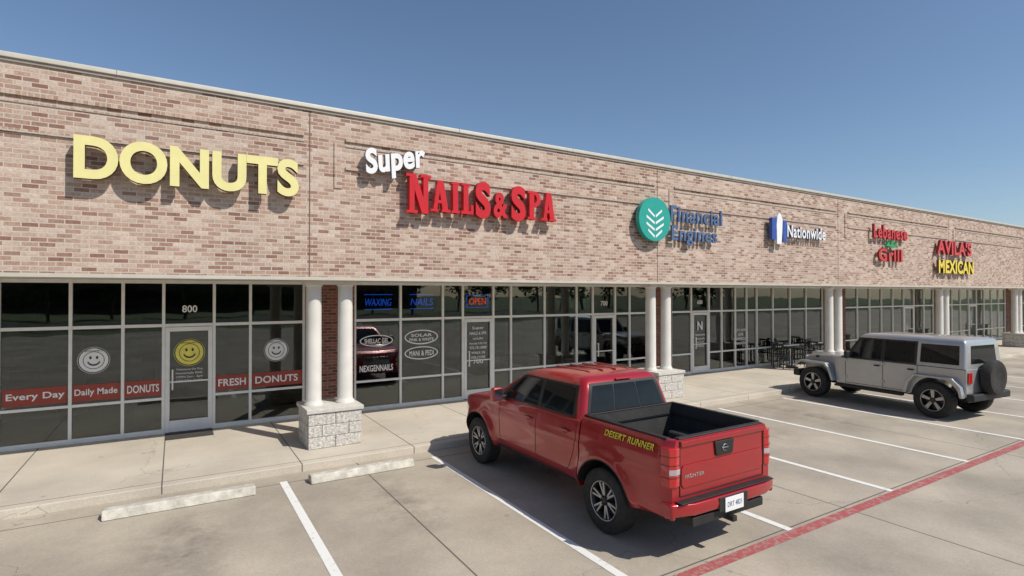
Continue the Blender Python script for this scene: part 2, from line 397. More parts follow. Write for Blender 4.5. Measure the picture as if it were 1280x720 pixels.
box('interior_ceiling', XL, XR, GY+.31, 21, 2.97, 3.002, 'intceil', B)
f1 = []; f2 = []
for s in stores[1:6]:
    a, b = s['ms'][0]+.5, s['ms'][-1]-.5
    f1.append((a+1.2, a+3.6, 15.6, 16.2, .01, 1.05)); f2.append((a+1.15, a+3.65, 15.55, 16.25, 1.051, 1.1))
    f2.append((a+.6, a+4.4, 20.4, 20.98, .01, 2.1)); f1.append((b-2.4, b-.4, 20.3, 20.98, .01, 1.9))
    for k in range(10):
        x = random.uniform(a, b); y = random.uniform(13.3, 18); hgt = random.choice([.45, .75, .8, 1.1])
        (f1 if k % 2 else f2).append((x, x+.5, y, y+.5, .3 if hgt > .5 else .01, hgt))
        f1.append((x+.22, x+.28, y+.22, y+.28, .006, .299)) if hgt > .5 else None
        if k % 3 == 0: f1.append((x, x+.5, y+.42, y+.5, hgt+.001, hgt+.5))
boxes('shop_fittings_dark', f1, 'furn', B, .02); boxes('shop_fittings_light', f2, 'furn2', B, .02)

# window graphics --------------------------------------------------------
VY = GY-.008
def smiley(x, z, r, face):
    disc('smiley_decal', (x, VY, z), r, 'y', -.003, face, B, 40)
    lathe('smiley_outline', [(r*.97, VY-.006), (r*.90, VY-.006), (r*.90, VY-.004), (r*.97, VY-.004)], (x, 0, z), 'y', 'vblack', B, 40, closed=True)
    lathe('smiley_inner_ring', [(r*.66, VY-.006), (r*.62, VY-.006), (r*.62, VY-.004), (r*.66, VY-.004)], (x, 0, z), 'y', 'vblack', B, 40, closed=True)
    for sx in (-.2, .2): disc('smiley_eye', (x+sx*r, VY-.004, z+.2*r), r*.075, 'y', -.003, 'vblack', B, 14, 1.6)
    pts = [(x+r*.42*math.cos(a), z+r*.42*math.sin(a)) for a in [math.radians(200+i*14) for i in range(11)]]
    pts += [(x+r*.36*math.cos(a), z+r*.06+r*.36*math.sin(a)) for a in [math.radians(340-i*14) for i in range(11)]]
    prism('smiley_mouth', pts, VY-.007, VY-.004, 'vblack', B)
    text('smiley_text', 'JEROME\'S', r*1.1, r*.16, .002, (x-r*.55, VY-.004, z+r*.70-.02), FX, FZ, FN, 'vblack', parent=B)
smiley(-1.28, 1.50, .245, 'vwhite'); smiley(1.86, 1.52, .245, 'vwhite')
_v = VY; VY = GY-.016
smiley(.25, 1.56, .27, 'vyellow'); VY = _v
for i, t in enumerate(['Welcome to Our Shop', 'Homemade Daily', 'OPEN 5am - 2pm', '972 555 0100']):
    text('door_lettering', t, .46, .05, .002, (.02, GY-.016, 1.2-i*.075), FX, FZ, FN, 'vwhite', parent=B)
for (a, b, tx, ta, tb) in [(-5.7, -4.75, 'FRESH', -5.6, -4.85), (-4.65, -3.7, 'KOLACHES', -4.6, -3.75), (-3.6, -2.65, 'Homemade', -3.5, -2.75), (-2.55, -1.67, 'Every Day', -2.5, -1.7), (-1.59, -.87, 'Daily Made', -1.56, -.92), (-.81, -.22, 'DONUTS', -.77, -.26), (.71, 1.32, 'FRESH', .76, 1.27), (1.38, 2.39, 'DONUTS', 1.45, 2.3)]:
    box('window_band', a, b, VY-.002, VY, .755, 1.06, 'vred', B)
    text('band_lettering', tx, tb-ta, .15, .003, (ta, VY-.003, .83), FX, FZ, FN, 'vwhite', bold=.02, parent=B)
text('unit_number', '800', .26, .14, .003, (.12, VY, 2.36), FX, FZ, FN, 'vwhite', bold=.02, parent=B)
def oval(x, z, rx, rz, col, lines):
    vs = []; fs = []; n = 40
    for k in range(n):
        a = 2*math.pi*k/n
        for q in (1, .93): vs.append((x+rx*q*math.cos(a), VY-.002, z+rz*(q if q == 1 else .84)*math.sin(a)))
    for k in range(n):
        j = (k+1) % n; fs.append((2*k, 2*j, 2*j+1, 2*k+1))
    obj('oval_decal', vs, fs, col, B)
    hh = rz*1.2/len(lines)
    for i, t in enumerate(lines):
        w = rx*1.45*min(1, len(t)/9+.3)
        text('oval_lettering', t, w, hh*.68, .002, (x-w/2, VY-.002, z+rz*.55-(i+.82)*hh), FX, FZ, FN, col, bold=.02, parent=B)
oval(4.06, 1.62, .40, .135, 'vwhite', ['SHELLAC GEL'])
text('window_lettering', 'NEXGENNAILS', .80, .15, .002, (3.66, VY, .90), FX, FZ, FN, 'vwhite', bold=.02, parent=B)
oval(5.19, 1.66, .44, .18, 'vwhite', ['SOLAR', 'PINK & WHITE'])
oval(5.19, 1.27, .44, .16, 'vwhite', ['MANI & PEDI'])
box('salon_poster', 5.82, 6.24, GY+.02, GY+.025, .95, 1.95, 'vpink', B)
for i, (t, w, hh) in enumerate([('Super', .34, .09), ('NAILS & SPA', .5, .08), ('HOURS', .3, .05), ('Mon-Sat 9:30-7:30', .5, .05), ('972-731-0909', .5, .075), ('WALK IN', .4, .07), ('WELCOME', .42, .07), ('700', .3, .1)]):
    text('door_lettering', t, w, hh, .002, (6.76-w/2, GY-.02, 1.78-i*.125), FX, FZ, FN, 'vwhite', bold=.015, parent=B)
text('unit_number', '700', .26, .14, .003, (10.95, VY, 2.36), FX, FZ, FN, 'vwhite', bold=.02, parent=B)
text('unit_number', '600', .26, .14, .003, (15.25, VY, 2.36), FX, FZ, FN, 'vwhite', bold=.02, parent=B)
for i, (t, w) in enumerate([('AUTO HOME', .75), ('LIFE', .3), ('COMMERCIAL', .8), ('FINANCIAL', .75)]):
    text('window_lettering', t, w, .09, .002, (17.58-w/2, VY, 1.35-i*.16), FX, FZ, FN, 'vwhite', bold=.02, parent=B)
text('door_logo', 'N', .26, .30, .002, (15.24, GY-.02, 1.47), FX, FZ, FN, 'vwhite', bold=.03, parent=B)
for i, (t, w) in enumerate([('Nationwide', .5), ('Insurance', .45), ('Mon-Fri 9-5', .4), ('214 555 0142', .42)]):
    text('door_lettering', t, w, .07, .002, (15.37-w/2, GY-.02, 1.28-i*.13), FX, FZ, FN, 'vwhite', bold=.01, parent=B)
for nm, t, x0, x1, mt in [('waxing_neon_sign', 'WAXING', 3.80, 4.44, 'neonb'), ('nails_neon_sign', 'NAILS', 4.92, 5.52, 'neonb')]:
    e = empty(nm, (0, 0, 0))
    text('tubes', t, x1-x0, .17, .015, (x0, GY+.05, 2.44), FX, FZ, FN, mt, parent=e, bold=-.01, shear=.2)
    box('lower_tube', x0-.02, x1+.02, GY+.045, GY+.057, 2.35, 2.365, mt, e); box('upper_tube', x0-.02, x1+.02, GY+.045, GY+.057, 2.70, 2.715, mt, e)
e = empty('open_neon_sign')
text('letters', 'OPEN', .50, .17, .015, (6.53, GY+.05, 2.44), FX, FZ, FN, 'neonr', parent=e, bold=.0)
boxes('border', [(6.46, 7.10, GY+.045, GY+.058, 2.36, 2.375), (6.46, 7.10, GY+.045, GY+.058, 2.68, 2.695), (6.46, 6.475, GY+.045, GY+.058, 2.376, 2.679), (7.085, 7.10, GY+.045, GY+.058, 2.376, 2.679)], 'neonb', e)
box('door_mat', -.15, .65, 12.1, 12.62, .004, .014, 'mat')

# ---------------------------------------------------------------- fascia signs
SY = FY-.10
text('donuts_sign', 'DONUTS', 1.79+1.24, .63, .12, (-1.24, SY, 4.38), FX, FZ, FN, 'lyellow', 'return', bold=.038, space=.93)
E = empty('nails_and_spa_sign')
text('script_word', 'Super', 1.22, .60, .10, (3.0, SY, 4.78), FX, FZ, FN, 'lwhite', 'lgrey', bold=.038, parent=E, rot=math.radians(13), shear=.22, space=.97)
def stroke(nm, quads, off=0):
    for i, q in enumerate(quads):
        prism(nm, q, SY-.12-.0012*(i+off), SY, ['lred'], E)
def rect(x0, x1, z0, z1): return [(x0, z0), (x1, z0), (x1, z1), (x0, z1)]
def letN(x0, x1, z0, z1):
    s = .10; stroke('letter_n', [rect(x0+.04, x0+.04+s, z0, z1), rect(x1-.04-s, x1-.04, z0, z1), [(x0+.04, z1), (x0+.17, z1), (x1-.04, z0), (x1-.17, z0)],
        rect(x0-.02, x0+.20, z0, z0+.055), rect(x0-.03, x0+.12, z1-.055, z1), rect(x1-.20, x1+.02, z1-.055, z1)])
def letA(x0, x1, z0, z1):
    c = (x0+x1)/2
    stroke('letter_a', [[(x0+.03, z0), (x0+.11, z0), (c+.02, z1), (c-.06, z1)], [(x1-.14, z0), (x1-.02, z0), (c+.06, z1), (c-.06, z1)], rect(c-.11, c+.09, z0+.17, z0+.235),
        rect(x0-.02, x0+.14, z0, z0+.05), rect(x1-.17, x1+.02, z0, z0+.05)])
def letI(x0, x1, z0, z1):
    c = (x0+x1)/2; stroke('letter_i', [rect(c-.055, c+.055, z0, z1), rect(x0, x1, z0, z0+.05), rect(x0, x1, z1-.05, z1)])
def letL(x0, x1, z0, z1):
    stroke('letter_l', [rect(x0+.05, x0+.16, z0, z1), rect(x0, x1, z0, z0+.065), rect(x0, x0+.21, z1-.05, z1), rect(x1-.055, x1, z0, z0+.19)])
def letP(x0, x1, z0, z1):
    r = (z1-z0)*.28; cz = z1-r; cx = x1-r
    arc = [(cx+r*math.cos(a), cz+r*math.sin(a)) for a in [math.radians(90-i*15) for i in range(13)]]
    inn = [(cx+(r-.1)*math.cos(a), cz+(r-.075)*math.sin(a)) for a in [math.radians(-90+i*15) for i in range(13)]]
    stroke('letter_p', [rect(x0+.05, x0+.17, z0, z1), [(x0+.1, z1)]+arc+[(x0+.1, z1-2*r), (x0+.1, z1-2*r+.075)]+inn+[(x0+.1, z1-.075)], rect(x0, x0+.22, z0, z0+.055), rect(x0, x0+.1, z1-.055, z1)])
letN(3.74, 4.20, 4.27, 5.02); letA(4.23, 4.61, 4.33, 4.95); letI(4.655, 4.83, 4.33, 4.95); letL(4.87, 5.14, 4.33, 4.95)
def glyph(t, x0, x1, z0, z1, b=.05): text('letter_'+('s' if t == 'S' else 'amp'), t, x1-x0, z1-z0, .122, (x0, SY, z0), FX, FZ, FN, 'lred', 'lredret', bold=b, parent=E)
glyph('S', 5.19, 5.54, 4.27, 5.02, .045); glyph('&', 5.61, 5.96, 4.31, 4.84, .035); glyph('S', 6.04, 6.40, 4.27, 5.02, .045)
letP(6.45, 6.79, 4.33, 4.95); letA(6.83, 7.19, 4.33, 4.95)
E2 = empty('financial_office_sign')
disc('logo_disc', (10.27, SY-.12, 4.60), .55, 'y', .12, ['lteal'], E2, 56)
for k in range(4):
    z = 4.80-.17*k
    for sg in (-1, 1):
        w = [.24, .30, .30, .24][k]
        pts = [(10.27+sg*.02, z-.16), (10.27+sg*.02, z-.10), (10.27+sg*w, z+.06), (10.27+sg*w, z)]
        prism('logo_leaf', pts, SY-.125, SY-.12, 'lwhite', E2)
text('word_top', 'Financial', 2.03, .42, .05, (10.92, SY, 4.60), FX, FZ, FN, 'lnavy', 'lnavy', bold=.018, parent=E2, space=1.05)
text('word_bottom', 'Engines', 1.78, .50, .05, (10.95, SY, 4.00), FX, FZ, FN, 'lnavy', 'lnavy', bold=.018, parent=E2, space=1.05)
E3 = empty('insurance_office_sign')
prism('logo_bar_left', rect(15.16, 15.36, 4.35, 5.0), SY-.10, SY, 'lblue', E3)
prism('logo_bird', [(15.40, 4.22), (15.62, 4.22), (15.66, 4.6), (15.68, 4.95), (15.60, 5.12), (15.50, 5.16), (15.42, 5.05), (15.38, 4.8)], SY-.105, SY, 'lwhite', E3)
prism('logo_bar_right', rect(15.72, 15.90, 4.30, 4.95), SY-.10, SY, 'lblue', E3)
text('word', 'Nationwide', 2.1, .38, .07, (15.98, SY, 4.46), FX, FZ, FN, 'lwhite', 'lnavy', bold=.02, parent=E3, space=1.05)
E4 = empty('lebanese_grill_sign')
text('word_top', 'Lebanese', 2.5, .50, .07, (21.2, SY, 4.72), FX, FZ, FN, 'lred', 'lredret', bold=.025, parent=E4, space=1.08)
text('word_bottom', 'Grill', 1.75, .46, .07, (21.55, SY, 3.90), FX, FZ, FN, 'lred', 'lredret', bold=.03, parent=E4, space=1.1)
for k, (dx, dz, s) in enumerate([(0, .0, 1), (.28, .03, .8), (-.28, .03, .8), (0, .14, .6)]):
    prism('cedar_tree_logo', [(22.5+dx-.22*s, 4.42+dz), (22.5+dx+.22*s, 4.42+dz), (22.5+dx, 4.42+dz+.22*s)], SY-.08-.002*k, SY, 'lgreen', E4)
E5 = empty('restaurant_sign')
text('word_top', "AVILA'S", 3.3, .60, .09, (26.2, SY, 4.32), FX, FZ, FN, 'lred', 'lredret', bold=.035, parent=E5)
text('word_bottom', 'MEXICAN', 3.4, .55, .09, (26.3, SY, 3.55), FX, FZ, FN, 'lyel2', 'return', bold=.035, parent=E5)

# ---------------------------------------------------------------- wheels
def wheel(P, x, y, R, W, sgn, style, nm):
    w = W/2
    def tr(i, j, r):
        if r > R-.004: return r-(.012 if (i % 3 == 0) else 0)
        return r
    prof = [(R*.60, -w*.82), (R*.70, -w*.96), (R*.86, -w), (R*.95, -w*.9), (R*.985, -w*.78), (R, -w*.6), (R, -w*.25), (R-.006, -w*.22), (R-.006, -w*.05), (R, -w*.02), (R, w*.25), (R-.006, w*.28), (R, w*.6), (R*.985, w*.78), (R*.95, w*.9), (R*.86, w), (R*.70, w*.96), (R*.60, w*.82)]
    lathe(nm+'_tyre', prof, (x, y, R), 'y', 'tire', P, 96, mod=tr, smooth=30)
    o = w*sgn
    lathe(nm+'_barrel', [(R*.61, o*.80), (R*.575, o*.86), (R*.55, o*.80), (R*.52, o*.35), (R*.50, -o*.1), (0, -o*.1)], (x, y, R), 'y', 'rim', P, 48)
    lathe(nm+'_lip', [(R*.615, o*.82), (R*.60, o*.90), (R*.575, o*.88), (R*.57, o*.80)], (x, y, R), 'y', 'rimsil', P, 48)
    lathe(nm+'_hub', [(R*.17, o*.45), (R*.16, o*.70), (R*.09, o*.74), (R*.085, o*.80), (0, o*.81)], (x, y, R), 'y', 'rim', P, 24)
    n = 6 if style == 's' else 5
    vs = []; fs = []
    for k in range(n):
        a = 2*math.pi*k/n+.3
        for da in ([-.16, .16] if style == 's' else [0]):
            t0, t1 = (.024, .022) if style == 's' else (.045, .07)
            a1 = a+da*.35; a2 = a+da
            p = []
            for (rr, aa, t, yo) in [(R*.12, a1, t0, .70), (R*.57, a2, t1, .80)]:
                cx, cz = rr*math.cos(aa), rr*math.sin(aa); nx, nz = -math.sin(aa), math.cos(aa)
                for s_ in (-1, 1):
                    for d in (0, -.035):
                        p.append((x+cx+nx*t*s_*.6, y+o*yo+d*sgn, R+cz+nz*t*s_*.6))
            b = len(vs); vs += p
            fs += [tuple(i+b for i in f) for f in BF]
    obj(nm+'_spokes', vs, fs, 'rimsil', P, bevel=.004)
    for k in range(6):
        a = 2*math.pi*k/6; disc(nm+'_lug', (x+R*.12*math.cos(a), y+o*.7, R+R*.12*math.sin(a)), .012, 'y', .02*sgn, 'black', P, 8)

def apply_bool(o, cutters):
    for c in cutters:
        m = o.modifiers.new('b', 'BOOLEAN'); m.object = c; m.operation = 'DIFFERENCE'; m.solver = 'EXACT'
    dg = bpy.context.evaluated_depsgraph_get(); dg.update()
    me = D.meshes.new_from_object(o.evaluated_get(dg)); o.modifiers.clear(); o.data = me
    for c in cutters: D.objects.remove(c)
def loft(name, rings, mat, parent):
    n = len(rings[0]); vs = [p for r in rings for p in r]; fs = []
    for i in range(len(rings)-1):
        for j in range(n):
            k = (j+1) % n; fs.append((i*n+j, i*n+k, (i+1)*n+k, (i+1)*n+j))
    fs.append(tuple(range(n))); fs.append(tuple(range((len(rings)-1)*n, len(rings)*n)))
    return obj(name, vs, fs, mat, parent)

# ---------------------------------------------------------------- pickup truck
T = empty('pickup_truck', (5.25, 3.93, LOTZ), math.radians(90))
XRA, XFA, TR = 1.12, 4.28, .385
def lerp(t, pts):
    for (a, va), (b, vb) in zip(pts[:-1], pts[1:]):
        if t <= b: return va+(vb-va)*max(0, (t-a))/(b-a)
    return pts[-1][1]
def TW(x, z):
    w = .872
    if z < .66: w -= .075*((.66-z)/.24)**2
    if z > .95: w -= .055*((z-.95)/.35)**2
    w += .010*math.exp(-((z-.93)/.05)**2)
    if x > 4.5: w -= .26*((x-4.5)/.6)**2.2
    if x < .3: w -= .05*((.3-x)/.2)**2
    for ax in (XRA, XFA):
        r = math.hypot(x-ax, z-.40)
        w += .050*math.exp(-(max(0, r-.47)/.10)**2)*(1 if z > .4 else .6)
    return w
def tz(x): return lerp(x, [(.1, 1.315), (1.58, 1.305), (1.60, 1.245), (3.4, 1.215), (3.9, 1.185), (4.5, 1.13), (4.85, 1.06), (5.0, .99), (5.1, .88)])
def zb(x): return lerp(x, [(.1, .52), (.6, .47), (1.5, .42), (4.4, .42), (4.8, .44), (5.1, .50)])
def body(name, xs, crown):
    rings = []; nr = 20
    for x in xs:
        t, b = tz(x), zb(x); L_ = []
        for j in range(nr+1):
            z = b+(t-.035-b)*j/nr; L_.append((x, TW(x, z), z))
        wt = TW(x, t-.035)
        L_.append((x, wt-.012, t-.012)); L_.append((x, wt-.035, t))
        for j in range(1, 12):
            y = (wt-.035)*(1-2*j/12); L_.append((x, y, t+crown(x)*(1-(y/wt)**2)))
        R_ = [(p[0], -p[1], p[2]) for p in reversed(L_[:nr+3])]
        rings.append(L_+R_)
    return loft(name, rings, ['red', 'black', 'liner'], T)
def fr_(a, b, s):
    n = max(2, int(round((b-a)/s))); return [a+(b-a)*i/n for i in range(n+1)]
def cyl(x, z, R, y0, y1, seg=64):
    vs = []
    for y in (y0, y1):
        for i in range(seg):
            a = 2*math.pi*i/seg; vs.append((x+R*math.cos(a), y, z+R*math.sin(a)))
    fs = [tuple(range(seg)), tuple(range(seg, 2*seg))]+[(i, (i+1) % seg, seg+(i+1) % seg, seg+i) for i in range(seg)]
    return obj('cut', vs, fs, 'black', T)
bed = body('bed', fr_(.10, 1.575, .03), lambda x: 0)
apply_bool(bed, [cyl(XRA, .40, .465, .55, 1.3), cyl(XRA, .40, .465, -1.3, -.55), box('cut', .175, 1.52, -.735, .735, .80, 1.6, 'black', T)])
cab = body('cab_lower_body', fr_(1.60, 5.10, .03), lambda x: lerp(x, [(3.8, 0), (4.0, .035), (5.1, .03)]))
apply_bool(cab, [cyl(XFA, .40, .465, .5, 1.3), cyl(XFA, .40, .465, -1.3, -.5)])
for o, ax in ((bed, XRA), (cab, XFA)):
    for p in o.data.polygons:
        c = p.center; r = math.hypot(c.x-ax, c.z-.40)
        if r < .468: p.material_index = 1
        if o is bed and .17 < c.x < 1.53 and abs(c.y) < .74 and .79 < c.z < 1.28: p.material_index = 2
    shade(o.data, 32)
def gx1(z): return lerp(z, [(1.18, 3.92), (1.30, 3.74), (1.45, 3.50), (1.60, 3.24), (1.68, 3.07), (1.73, 2.92), (1.765, 2.66), (1.785, 2.3)])
def gx0(z): return lerp(z, [(1.18, 1.605), (1.30, 1.62), (1.60, 1.69), (1.68, 1.73), (1.73, 1.79), (1.765, 1.92), (1.785, 2.1)])
def gw(z): return lerp(z, [(1.18, .83), (1.30, .800), (1.45, .755), (1.60, .705), (1.68, .67), (1.73, .625), (1.765, .52), (1.785, .3)])
rings = []
for z in [1.18, 1.24, 1.30, 1.375, 1.45, 1.525, 1.60, 1.64, 1.68, 1.705, 1.73, 1.75, 1.765, 1.775, 1.785]:
    a, b, w = gx0(z), gx1(z), gw(z); r = .10; ring = []
    for (cx, cy, a0) in [(b-r, w-r, 0), (a+r, w-r, 90), (a+r, -w+r, 180), (b-r, -w+r, 270)]:
        for k in range(7):
            an = math.radians(a0+15*k); ring.append((cx+r*math.cos(an), cy+r*math.sin(an), z))
    rings.append(ring)
gh = loft('cab_roof', rings, 'red', T); shade(gh.data, 40)
def pane(name, cs, fn, mat, off, n=8):
    vs = []
    for i in range(n+1):
        for j in range(n+1):
            u, v = i/n, j/n
            p = [(cs[0][k]*(1-u)+cs[1][k]*u)*(1-v)+(cs[3][k]*(1-u)+cs[2][k]*u)*v for k in (0, 1)]
            vs.append(fn(p[0], p[1], off))
    fs = [(i*(n+1)+j, (i+1)*(n+1)+j, (i+1)*(n+1)+j+1, i*(n+1)+j+1) for i in range(n) for j in range(n)]
    return obj(name, vs, fs, mat, T, smooth=60)
for sg in (1, -1):
    sf = lambda x, z, o, s=sg: (x, s*(gw(z)+o), z)
    pane('side_window_surround', [(1.74, 1.245), (3.66, 1.225), (3.10, 1.635), (1.80, 1.645)], sf, 'black', .003)
    pane('rear_door_window', [(1.80, 1.27), (2.53, 1.262), (2.53, 1.615), (1.85, 1.618)], sf, 'cglass', .007)
    pane('front_door_window', [(2.62, 1.262), (3.52, 1.25), (3.08, 1.608), (2.62, 1.615)], sf, 'cglass', .007)
pane('windshield', [(-.70, 1.24), (.70, 1.24), (.54, 1.66), (-.54, 1.66)], lambda y, z, o: (gx1(z)+o, y, z), 'cglass', .006)
pane('rear_window_surround', [(-.72, 1.25), (.72, 1.25), (.60, 1.675), (-.60, 1.675)], lambda y, z, o: (gx0(z)-o, y, z), 'black', .004)
for a, b in ((-.66, -.25), (-.225, .225), (.25, .66)):
    s = .84
    pane('rear_window', [(a, 1.30), (b, 1.30), (b*s, 1.64), (a*s, 1.64)], lambda y, z, o: (gx0(z)-o, y, z), 'cglass', .008)
box('high_brake_light', 1.70, 1.735, -.14, .14, 1.690, 1.71, 'tail', T, .004)
for y in (-.36, .36, -.12, .12):
    o = box('roof_rib', 2.0, 2.75, y-.015, y+.015, 1.765 if abs(y) > .2 else 1.775, 1.787 if abs(y) > .2 else 1.795, 'red', T, .006)
def ribbon(name, pts, wd, sg, mat='black', off=.0025, fn=TW):
    dense = []
    for (a, b) in zip(pts[:-1], pts[1:]):
        m = max(2, int(math.hypot(b[0]-a[0], b[1]-a[1])/.03))
        dense += [(a[0]+(b[0]-a[0])*i/m, a[1]+(b[1]-a[1])*i/m) for i in range(m)]
    dense.append(pts[-1]); vs = []
    for i, p in enumerate(dense):
        q = dense[min(i+1, len(dense)-1)]; r = dense[max(i-1, 0)]
        dx, dz = q[0]-r[0], q[1]-r[1]; l = math.hypot(dx, dz) or 1
        for s_ in (-1, 1):
            x, z = p[0]-dz/l*wd*s_/2, p[1]+dx/l*wd*s_/2
            vs.append((x, sg*(fn(x, z)+off), z))
    fs = [(2*i, 2*i+1, 2*i+3, 2*i+2) for i in range(len(dense)-1)]
    obj(name, vs, fs, mat, T, smooth=60)
for sg in (1, -1):
    ribbon('door_gap', [(3.58, 1.20), (3.60, .85), (3.58, .60), (3.50, .49), (2.58, .49)], .009, sg)
    ribbon('door_gap', [(2.575, 1.215), (2.575, .49)], .009, sg)
    ribbon('door_gap', [(2.57, .49), (1.95, .49), (1.80, .62), (1.70, .85), (1.665, 1.0), (1.665, 1.22)], .009, sg)
    ribbon('hood_gap', [(3.95, 1.14), (4.5, 1.085), (4.9, 1.0)], .008, sg)
    ribbon('sill_trim', [(1.68, .447), (3.72, .447)], .045, sg, off=.003)
    ribbon('arch_lip', [(XRA+.473*math.cos(a), .40+.473*math.sin(a)) for a in [math.radians(12+i*6) for i in range(27)]], .012, sg, 'black')
    ribbon('arch_lip', [(XFA+.473*math.cos(a), .40+.473*math.sin(a)) for a in [math.radians(8+i*6) for i in range(28)]], .012, sg, 'black')
    for hx in (2.68, 1.80):
        y = TW(hx, 1.06)
        box('door_handle', hx, hx+.19, *(sorted((sg*(y+.012), sg*(y+.035)))), 1.055, 1.085, 'red', T, .008)
        disc('handle_cup', (hx+.09, sg*(y-.002), 1.06), .055, 'y', sg*.006, 'black', T, 20, .6)
    prism('mirror_arm', [(3.42, 1.22), (3.56, 1.22), (3.52, 1.28), (3.42, 1.28)], *(sorted((sg*.80, sg*.95))), 'black', T, .01)
    prism('mirror_shell', [(3.40, 1.20), (3.53, 1.22), (3.55, 1.33), (3.49, 1.41), (3.40, 1.41)], *(sorted((sg*.92, sg*1.09))), 'red', T, .03)
    box('mirror_glass', 3.392, 3.399, *(sorted((sg*.94, sg*1.07))), 1.225, 1.39, 'chrome', T)
    wheel(T, XRA, sg*.765, TR, .26, sg, 's', 'rear_wheel'); wheel(T, XFA, sg*.765, TR, .26, sg, 's', 'front_wheel')
    prof = [(.088, .715), (.070, .79), (.105, .862), (.21, .878), (.21, .80), (.12, .72)]
    prism('tail_light', [(p[0], sg*p[1]) for p in prof], .83, 1.245, 'tail', T, .012, axis='z')
    prism('reverse_lens', [(p[0]-.003, sg*(p[1]+.002)) for p in prof[:3]]+[(.15, sg*.8)], .96, 1.02, 'lens', T, .004, axis='z')
    for z in (.93, 1.06, 1.15): prism('lens_rib', [(p[0]-.002, sg*(p[1]+.0015)) for p in prof[:4]]+[(.15, sg*.8)], z, z+.006, 'black', T, axis='z')
    prism('headlight', [(4.80, sg*.80), (5.02, sg*.62), (5.115, sg*.46), (5.0, sg*.42), (4.78, sg*.6)], .79, .97, 'lens', T, .02, axis='z')
    box('bed_rail_cap', .20, 1.55, *(sorted((sg*.735, sg*.80))), 1.306, 1.325, 'black', T, .006)
    box('wheel_house', .80, 1.44, *(sorted((sg*.53, sg*.74))), .80, .98, 'liner', T, .05)
    box('frame_rail', .3, 4.9, *(sorted((sg*.42, sg*.50))), .36, .46, 'black', T)
box('bed_front_cap', 1.52, 1.565, -.80, .80, 1.306, 1.325, 'black', T, .006)
box('tailgate_cap', .105, .172, -.71, .71, 1.312, 1.332, 'black', T, .008)
boxes('bed_floor_ribs', [(.19, 1.51, -.5+.1*k-.03, -.5+.1*k+.03, .801, .815) for k in range(11)], 'liner', T, .004)
boxes('bed_cargo_rails', [(.3, 1.5, .715, .733, 1.16, 1.19), (.3, 1.5, -.733, -.715, 1.16, 1.19), (1.50, 1.518, -.7, .7, 1.16, 1.19)], 'rim', T, .004)
boxes('tailgate_gaps', [(.092, .102, -.712, -.704, .72, 1.30), (.092, .102, .704, .712, .72, 1.30), (.092, .102, -.70, .70, .715, .723)], 'black', T)
prism('tailgate_panel', [(-.66, .80), (.66, .80), (.69, .84), (.69, 1.00), (.66, 1.04), (-.66, 1.04), (-.69, 1.00), (-.69, .84)], .088, .099, 'red', T, .006, axis='x')
prism('tailgate_upper_lip', [(-.70, 1.235), (.70, 1.235), (.70, 1.30), (-.70, 1.30)], .078, .11, 'red', T, .012, axis='x')
prism('tailgate_handle', [(-.14, 1.065), (.14, 1.065), (.165, 1.225), (-.165, 1.225)], .080, .101, 'black', T, .008, axis='x')
lathe('tailgate_emblem', [(.042, .074), (.035, .070), (.035, .079), (.042, .079)], (0, 0, 1.145), 'x', 'rimsil', T, 24, closed=True)
box('tailgate_emblem_bar', .071, .079, -.052, .052, 1.138, 1.152, 'rimsil', T, .003)
RU = (0, -1, 0); RN = (-1, 0, 0)
text('tailgate_lettering', 'FRONTIER', .30, .04, .004, (.0875, .64, .90), RU, FZ, RN, 'chrome', bold=.02, parent=T)
# decal high on the bed side, near the tail lamp
yb_ = TW(.8, 1.165)
text('bed_decal_outline', 'DESERT RUNNER', .80, .082, .003, (1.125, yb_+.003, 1.160), (-1, 0, 0), (0, -.19, 1), (0, 1, 0), 'vblack', 'vblack', bold=.05, parent=T, shear=.25, space=1.0)  # black vinyl outline printed behind the yellow letters
text('bed_decal', 'DESERT RUNNER', .79, .072, .003, (1.12, yb_+.0065, 1.165), (-1, 0, 0), (0, -.19, 1), (0, 1, 0), 'lyel2', 'lyel2', bold=.02, parent=T, shear=.25, space=1.06)
bp = [(-.02, .54), (-.03, .60), (-.02, .665), (.11, .672), (.12, .54), (.06, .50)]
vs = []; n = len(bp); ys = [-.87, -.84, -.6, -.3, 0, .3, .6, .84, .87]
for y in ys:
    t = abs(y)/.87; inx = .10*max(0, (t-.6)/.4)**2
    for (a, b) in bp: vs.append((a+inx, y, b))
fs = [tuple(range(n)), tuple(range((len(ys)-1)*n, len(ys)*n))]+[(i*n+j, i*n+(j+1) % n, (i+1)*n+(j+1) % n, (i+1)*n+j) for i in range(len(ys)-1) for j in range(n)]
obj('rear_bumper', vs, fs, 'red', T, bevel=.015)
for sg in (-1, 1): box('rear_bumper_corner', .06, .62, *sorted((sg*.80, sg*.865)), .50, .66, 'red', T, .025)
box('bumper_step_pad', .0, .10, -.78, .78, .673, .684, 'black', T, .004)
box('bumper_plate_recess', -.036, -.02, -.24, .24, .50, .655, 'black', T, .006)
box('license_plate', -.046, -.038, -.155, .155, .49, .645, 'vwhite', T, .003)
text('plate_number', 'DRT 4821', .24, .055, .001, (-.0465, .12, .54), RU, FZ, RN, 'lnavy', bold=.01, parent=T)
box('lower_valance', .02, .3, -.6, .6, .40, .50, 'black', T, .01)
box('hitch_receiver', -.05, .25, -.035, .035, .36, .42, 'black', T, .005)
lathe('rear_axle', [(0, -.7), (.05, -.7), (.05, -.13), (.13, -.07), (.13, .07), (.05, .13), (.05, .7), (0, .7)], (XRA, 0, TR), 'y', 'black', T, 20)
lathe('exhaust_tip', [(.03, .15), (.035, .15), (.035, .6), (.03, .6)], (0, -.55, .42), 'x', 'rimsil', T, 16)
